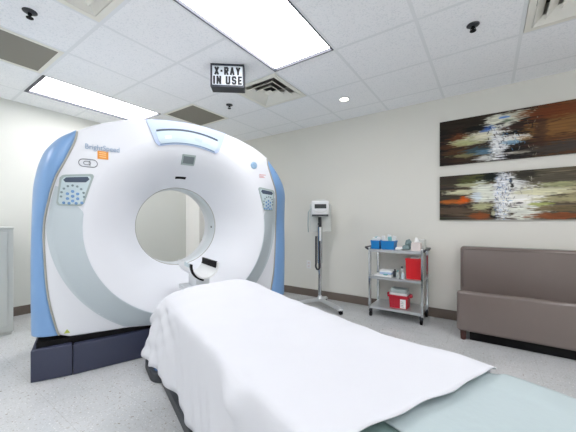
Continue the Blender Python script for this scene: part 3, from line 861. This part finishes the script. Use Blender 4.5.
for k in range(5):
    r = .028 * (1 - .18 * k); rows.append([b.verts.new((r * math.cos(a) * (1 + .25 * math.sin(3 * a + k)), r * .6 * math.sin(a), .0882 + .013 * k + .004 * math.sin(4 * a))) for a in [2 * PI * j / 14 for j in range(14)]])
gridfaces(b, rows, True); b.faces.new(rows[-1]); b.faces.new(rows[0][::-1]); mesh('tissue', b, M['paper'], t, smooth=True)
b = newbm(); span(b, (-.035, -.05, 0), (.035, .05, .115), .006)
tag(mesh('glove_box', b, M['cabinet'], loc=(-.610, 3.52, ZT)), 'grey white carton behind the tissue box on the cart top', 'box')
# middle shelf
for (x0, x1, y0, y1, z0, z1, c, l) in ((-1.075, -.885, 3.295, 3.42, 0, .018, 'paper', 'white flat carton lowest of the pile on the middle shelf'), (-1.035, -.90, 3.36, 3.48, .018, .042, 'paleblue', 'pale blue carton in the middle of the pile on the middle shelf'), (-1.04, -.895, 3.37, 3.49, .042, .064, 'paper', 'white carton topmost of the pile on the middle shelf')):
    b = newbm(); span(b, (x0, y0, ZM + z0), (x1, y1, ZM + z1), .002); tag(mesh('supply_carton', b, M[c]), l, 'box', 'flat cartons on the middle shelf')
b = newbm(); span(b, (-.975, 3.295, ZM + .0185), (-.935, 3.345, ZM + .030), .004); tag(mesh('supply_packet', b, M['teal']), 'teal packet lying on the lowest carton of the middle shelf', 'packet')
def bottle(x, y, r, h, m, cap, label):
    t = thing('bottle', label, 'bottle', (x, y, ZM), 0, 'bottles on the middle shelf')
    b = newbm(); lathe(b, [(r * .95, 0), (r, .004), (r, h * .66), (r * .8, h * .76), (r * .38, h * .82), (r * .38, h * .86)], seg=20); mesh('body', b, M[m], t, angle=40)
    b = newbm(); lathe(b, [(r * .46, h * .85), (r * .46, h), (r * .3, h)], seg=16); mesh('cap', b, M[cap], t, angle=40)
bottle(-.865, 3.37, .020, .085, 'charcoal', 'black', 'small dark bottle between the cartons and the clear bottles')
bottle(-.822, 3.325, .022, .082, 'clear', 'teal', 'clear bottle with teal cap at the front of the middle shelf')
bottle(-.790, 3.37, .024, .125, 'clear', 'charcoal', 'tallest clear bottle with dark cap on the middle shelf')
bottle(-.768, 3.315, .019, .070, 'panel_face', 'white_pl', 'short grey blue bottle with white cap beside the red bin')
t = thing('sharps_bin', 'tall bright red bin on the right of the middle shelf', 'bin', (-.664, 3.40, ZM))
b = newbm(); rings = [[b.verts.new((sx * .080 * k, sy * .068 * k, zz)) for sx, sy in ((1, 1), (-1, 1), (-1, -1), (1, -1))] for k, zz in ((.92, 0), (1, .205), (1.04, .207), (1.04, .220), (.9, .222))]
gridfaces(b, rings, True); b.faces.new(rings[0]); b.faces.new(rings[-1]); mesh('body', b, M['red'], t)
b = newbm(); box(b, (.008, -.01, .228), (.085, .06, .016), .007); mesh('lid', b, M['white_pl'], t)
# bottom shelf
t = thing('sharps_container', 'low red container with a cloudy lid on the bottom shelf', 'container', (-.822, 3.41, ZB))
b = newbm(); rings = [[b.verts.new((sx * .098 * k, sy * .075 * k, zz)) for sx, sy in ((1, 1), (-1, 1), (-1, -1), (1, -1))] for k, zz in ((.94, 0), (1.02, .118), (1.16, .120), (1.16, .140), (.95, .141))]
gridfaces(b, rings, True); b.faces.new(rings[0]); b.faces.new(rings[-1]); mesh('body', b, M['dark_red'], t)
b = newbm(); span(b, (-.096, -.068, .141), (.092, .066, .164), .004); mesh('lid_rim', b, M['white_pl'], t)
b = newbm(); span(b, (-.088, -.062, .164), (.086, .060, .212), .012, 3); mesh('lid', b, M['panel_rim'], t)
b = newbm(); span(b, (.022, -.0805, .008), (.080, -.0705, .105)); mesh('label_plate', b, M['paper'], t)
b = newbm()
for k in range(4): span(b, (.028, -.0812, .022 + .018 * k), (.064 - .006 * (k % 2), -.0803, .027 + .018 * k))
mesh('label_print', b, M['ink'], t)
b = newbm(); box(b, (.120, 0, .135), (.03, .05, .034), .006); box(b, (-.120, 0, .135), (.03, .05, .034), .006); mesh('latch', b, M['dark_red'], t)

# ---------------------------------------------------------------- bench
bench = thing('upholstered_bench', 'long taupe vinyl bench with a low back under the paintings', 'bench', (.47, 3.08, 0))
W = .71
b = newbm(); span(b, (-W + .002, .40, .30), (W - .002, .555, .832), .028, 4); mesh('backrest', b, M['taupe'], bench, angle=60)
b = newbm(); tube(b, [(-W + .030, .399, .80), (-W + .026, .399, .42)], .005, 6); tube(b, [(-W + .035, .401, .808), (W - .035, .401, .808)], .005, 6); mesh('piping', b, M['taupe'], bench, smooth=True)
b = newbm(); span(b, (-W, .0, .085), (W, .42, .455), .030, 4)
for v in b.verts:
    if v.co.z > .3: v.co.z -= max(0, v.co.y - .03) * .21          # the seat cushion falls towards the back
mesh('seat', b, M['taupe'], bench, angle=60)
for x in (-W + .05, W - .05):
    for y in (.05, .50):
        b = newbm(); cyl(b, (x, y, 0), (x, y, .10 if y < .1 else .31), .021, .026, 4); mesh('leg', b, M['wood'], bench)
b = newbm(); span(b, (-W + .10, .07, .0), (W - .10, .44, .09)); mesh('shadow_plinth', b, M['black'], bench)  # black box fills the gap under the seat as painted shadow

# ---------------------------------------------------------------- paintings
def painter(w_, h_, base, strokes, seed, spat):
    rng = np.random.default_rng(seed)
    nx, ny = 420, 132
    X, Z = np.meshgrid(np.linspace(0, w_, nx), np.linspace(0, 1, ny))           # Z = 0 top .. 1 bottom
    def streak(sx, sz, amp=1.):
        g = rng.normal(size=(max(3, int(ny / sz)) + 2, max(3, int(nx / sx)) + 2))
        yi = np.linspace(0, g.shape[0] - 1.001, ny); xi = np.linspace(0, g.shape[1] - 1.001, nx)
        y0, x0 = yi.astype(int), xi.astype(int); fy, fx = (yi - y0)[:, None], (xi - x0)[None]
        fy = fy * fy * (3 - 2 * fy); fx = fx * fx * (3 - 2 * fx)
        return amp * (g[y0][:, x0] * (1 - fy) * (1 - fx) + g[y0 + 1][:, x0] * fy * (1 - fx) + g[y0][:, x0 + 1] * (1 - fy) * fx + g[y0 + 1][:, x0 + 1] * fy * fx)
    img = np.zeros((ny, nx, 3))
    px = np.array([p[0] for p in base]); 
    for c in range(3): img[..., c] = np.interp(X + streak(40, 3, .04), px, np.array([p[1][c] for p in base])) * .82
    img *= (1 + .22 * streak(50, 2)[..., None]).clip(.4, 1.8)
    for (x, z, rx, rz, col, op) in strokes:
        ww = streak(18, 2.2, .55) + streak(60, 1.5, .45) + streak(7, 1.1, .60)
        dd = np.sqrt(((X - x) / rx) ** 2 + ((Z - z) / rz) ** 2) + .30 * ww
        a = np.clip((1.15 - dd) / .45, 0, 1) * op
        cc = np.array(col)[None, None] * (1 + .07 * streak(30, 1.6)[..., None])
        img = img * (1 - a[..., None]) + cc * a[..., None]
    for (x, z, rx, rz, n, cols) in spat:
        for _ in range(n):
            cx, cz = x + rx * rng.uniform(-1, 1), z + rz * rng.uniform(-1, 1) * .95
            col = np.array(cols[rng.integers(len(cols))]); th = rng.uniform(.0016, .0045); ln = rng.uniform(.004, .022); an = rng.choice([0.1, 1.5, 1.2, 2.0, .5])
            dx, dz = X - cx, (Z - cz) * h_
            p_ = dx * math.cos(an) + dz * math.sin(an); q_ = -dx * math.sin(an) + dz * math.cos(an) + 8 * p_ * p_ * rng.uniform(-1, 1)
            a = np.clip(1.35 - np.sqrt((p_ / ln) ** 2 + (q_ / th) ** 2), 0, 1) * rng.uniform(.5, 1)
            img = img * (1 - a[..., None]) + col * a[..., None]
    return np.clip(img, 0, 255), nx, ny

def painting(x0, z0, w_, h_, base, strokes, seed, spat, label):
    img, nx, ny = painter(w_, h_, base, strokes, seed, spat)
    t = thing('painting', label, 'painting', (x0, YB, z0), 0, 'abstract paintings above the bench')
    b = newbm(); span(b, (0, -.024, 0), (w_, -.001, h_)); mesh('stretcher', b, M['canvas'], t)  # canvas stretcher box behind the painted face, no frame around it
    vs = []; fs = []; cols = []
    for j in range(ny):
        for i in range(nx):
            vs.append((w_ * i / (nx - 1), -.0255, h_ * (1 - j / (ny - 1)))); cols.append((*lin(img[j, i])[:3], 1.))
    for j in range(ny - 1):
        for i in range(nx - 1):
            a = j * nx + i; fs.append((a, a + nx, a + nx + 1, a + 1))
    me = bpy.data.meshes.new('canvas'); me.from_pydata(vs, [], fs); me.materials.append(M['paint'])
    at = me.color_attributes.new('paint', 'FLOAT_COLOR', 'POINT')
    at.data.foreach_set('color', np.array(cols, dtype=np.float32).ravel())
    o = bpy.data.objects.new('canvas', me); COL.objects.link(o); o.parent = t
K, Wt = (20, 19, 18), (226, 228, 226)
P1b = [(0, (36, 29, 25)), (.2, (62, 44, 30)), (.45, (60, 52, 42)), (.75, (52, 40, 32)), (.9, (96, 62, 34)), (1.1, (112, 72, 38)), (1.55, (58, 40, 30))]
P1 = [(.30, .10, .40, .12, (40, 34, 26), .9), (.20, .42, .10, .10, (104, 56, 28), .8), (.10, .60, .14, .06, (98, 54, 26), .6), (.18, .72, .16, .06, (92, 62, 34), .7),
      (.32, .50, .20, .11, (176, 178, 138), .95), (.46, .42, .18, .13, (216, 212, 190), .95), (.22, .56, .10, .05, (178, 182, 130), .8), (.26, .82, .14, .05, (150, 146, 100), .7),
      (.36, .74, .12, .08, (54, 80, 92), .8), (.42, .80, .10, .05, (92, 126, 150), .8), (.45, .93, .12, .06, (206, 208, 204), .9), (.36, .26, .14, .06, K, .9),
      (.47, .30, .06, .05, (52, 90, 166), .9), (.43, .34, .06, .025, (70, 104, 170), .8), (.50, .24, .05, .03, (96, 130, 180), .8), (.545, .62, .085, .40, (226, 228, 228), .97), (.57, .30, .05, .20, (206, 206, 196), .9), (.56, .16, .14, .12, (222, 222, 204), .95),
      (.70, .12, .10, .09, (196, 196, 178), .85), (.575, .12, .05, .03, (58, 108, 190), .8), (.55, .24, .05, .02, K, .8), (.60, .20, .05, .03, (60, 80, 60), .7), (.66, .36, .12, .05, (54, 34, 28), .9), (.66, .46, .12, .035, K, .95), (.68, .58, .10, .07, (224, 222, 214), .95),
      (.64, .66, .08, .04, (120, 162, 190), .8), (.74, .62, .06, .05, (150, 120, 80), .8), (.66, .82, .10, .04, K, .95), (.70, .94, .20, .04, K, .9), (.70, .88, .10, .03, (190, 186, 170), .7),
      (.95, .15, .24, .14, (106, 54, 26), .9), (1.25, .2, .3, .2, (112, 60, 28), .7), (1.0, .45, .26, .18, (128, 90, 48), .9), (1.05, .86, .30, .12, (66, 60, 56), .95), (.86, .55, .05, .3, (60, 40, 30), .6), (1.35, .6, .2, .2, (140, 104, 60), .7)]
P1s = [(.53, .62, .085, .38, 130, [K, (40, 46, 60), (235, 235, 235), (150, 160, 175)]), (.66, .62, .09, .2, 34, [Wt, K, (90, 140, 190)]), (.80, .55, .04, .6, 40, [(160, 150, 130), K])]
painting(-.448, 1.715, 1.52, .490, P1b, P1, 3, P1s, 'upper of the two long abstract paintings, brown and rust at its right')
P2b = [(0, (62, 56, 48)), (.2, (88, 76, 62)), (.45, (96, 84, 66)), (.8, (110, 104, 86)), (1.1, (104, 94, 76)), (1.55, (70, 62, 50))]
P2 = [(.15, .10, .3, .12, (58, 52, 42), .9), (.34, .14, .16, .12, (78, 82, 46), .9), (.50, .08, .14, .10, (22, 28, 26), .95), (.30, .24, .14, .05, (186, 188, 150), .8), (.24, .38, .20, .06, (206, 204, 170), .95),
      (.14, .58, .16, .05, (176, 96, 36), .85), (.235, .56, .05, .08, (206, 88, 22), .95), (.20, .62, .08, .03, (190, 96, 40), .8), (.12, .80, .2, .10, (92, 76, 62), .9), (.42, .42, .14, .22, (226, 230, 218), .95), (.35, .50, .05, .10, (206, 218, 226), .8), (.40, .72, .10, .08, (196, 196, 150), .8), (.38, .92, .10, .08, (140, 74, 36), .9),
      (.50, .86, .035, .16, K, .95), (.57, .5, .075, .62, (230, 233, 236), .95), (.49, .85, .02, .08, (206, 204, 170), .8), (.68, .22, .07, .16, (224, 226, 224), .95), (.76, .10, .10, .10, (50, 48, 40), .95), (.74, .56, .20, .24, (244, 244, 236), .97), (.72, .84, .16, .14, (226, 229, 218), .95), (.92, .44, .24, .08, (214, 212, 178), .9),
      (.98, .20, .22, .10, (84, 78, 66), .9), (1.02, .32, .16, .05, (168, 172, 126), .8), (.86, .70, .10, .04, (150, 160, 80), .8), (1.0, .60, .2, .06, (170, 164, 122), .8), (1.0, .78, .20, .06, (120, 104, 72), .8), (1.0, .93, .26, .06, (134, 74, 42), .9), (1.2, .5, .2, .2, (180, 170, 130), .6), (.70, .66, .03, .015, (40, 44, 44), .9), (.645, .30, .014, .05, K, .8), (.635, .20, .012, .06, (40, 50, 60), .8)]
P2s = [(.57, .50, .065, .52, 170, [K, (60, 74, 104), (238, 238, 240), (110, 150, 200), (170, 180, 200)]), (.63, .6, .10, .3, 40, [Wt, (90, 90, 90)]), (.78, .2, .03, .5, 20, [(180, 176, 160)])]
painting(-.448, 1.108, 1.52, .486, P2b, P2, 5, P2s, 'lower of the two long abstract paintings, pale centre with an orange spot')

# ---------------------------------------------------------------- cabinet by the left wall
cab = thing('storage_cabinet', 'pale grey metal cabinet at the left edge against the left wall', 'cabinet', (-4.10, .39, 0))
D0, D1 = -.36, .31
b = newbm(); span(b, (D0, -.40, .03), (D1, .40, 1.02), .004); mesh('body', b, M['cabinet'], cab)
b = newbm(); span(b, (D0, -.405, 1.02), (D1 + .01, .405, 1.036), .003); mesh('top', b, M['cabinet'], cab)
b = newbm(); span(b, (D0, -.39, 0), (D1 - .02, .39, .03)); mesh('toe_kick', b, M['cabinet'], cab)
for s in (-1, 1):
    b = newbm(); span(b, (D1 - .002, s * .004, .085), (D1 + .014, s * .355, .985), .003); dd = mesh('door', b, M['cabinet'], cab)
    b = newbm(); span(b, (D1 + .013, s * .03, .52), (D1 + .030, s * .045, .64), .004); mesh('handle', b, M['steel'], dd)

# ---------------------------------------------------------------- camera, world, view
cam = bpy.data.cameras.new('camera'); co = bpy.data.objects.new('camera', cam); COL.objects.link(co); SC.camera = co
cam.sensor_width = 36; cam.lens = 289 / 576 * 36; cam.clip_start = .02
cam.shift_y = 6 / 576
co.location = (0, 0, 1.085); co.rotation_euler = (PI / 2, 0, math.radians(34.7))
w = bpy.data.worlds.new('world'); SC.world = w; w.use_nodes = True
w.node_tree.nodes['Background'].inputs['Color'].default_value = (.9, .95, 1, 1); w.node_tree.nodes['Background'].inputs['Strength'].default_value = .3
SC.view_settings.view_transform = 'Standard'; SC.view_settings.look = 'None'; SC.view_settings.gamma = 1; SC.view_settings.exposure = 0.0
SC.view_settings.use_curve_mapping = False
SC.cycles.use_denoising = True
SC.cycles.max_bounces = 32; SC.cycles.diffuse_bounces = 30; SC.cycles.glossy_bounces = 6
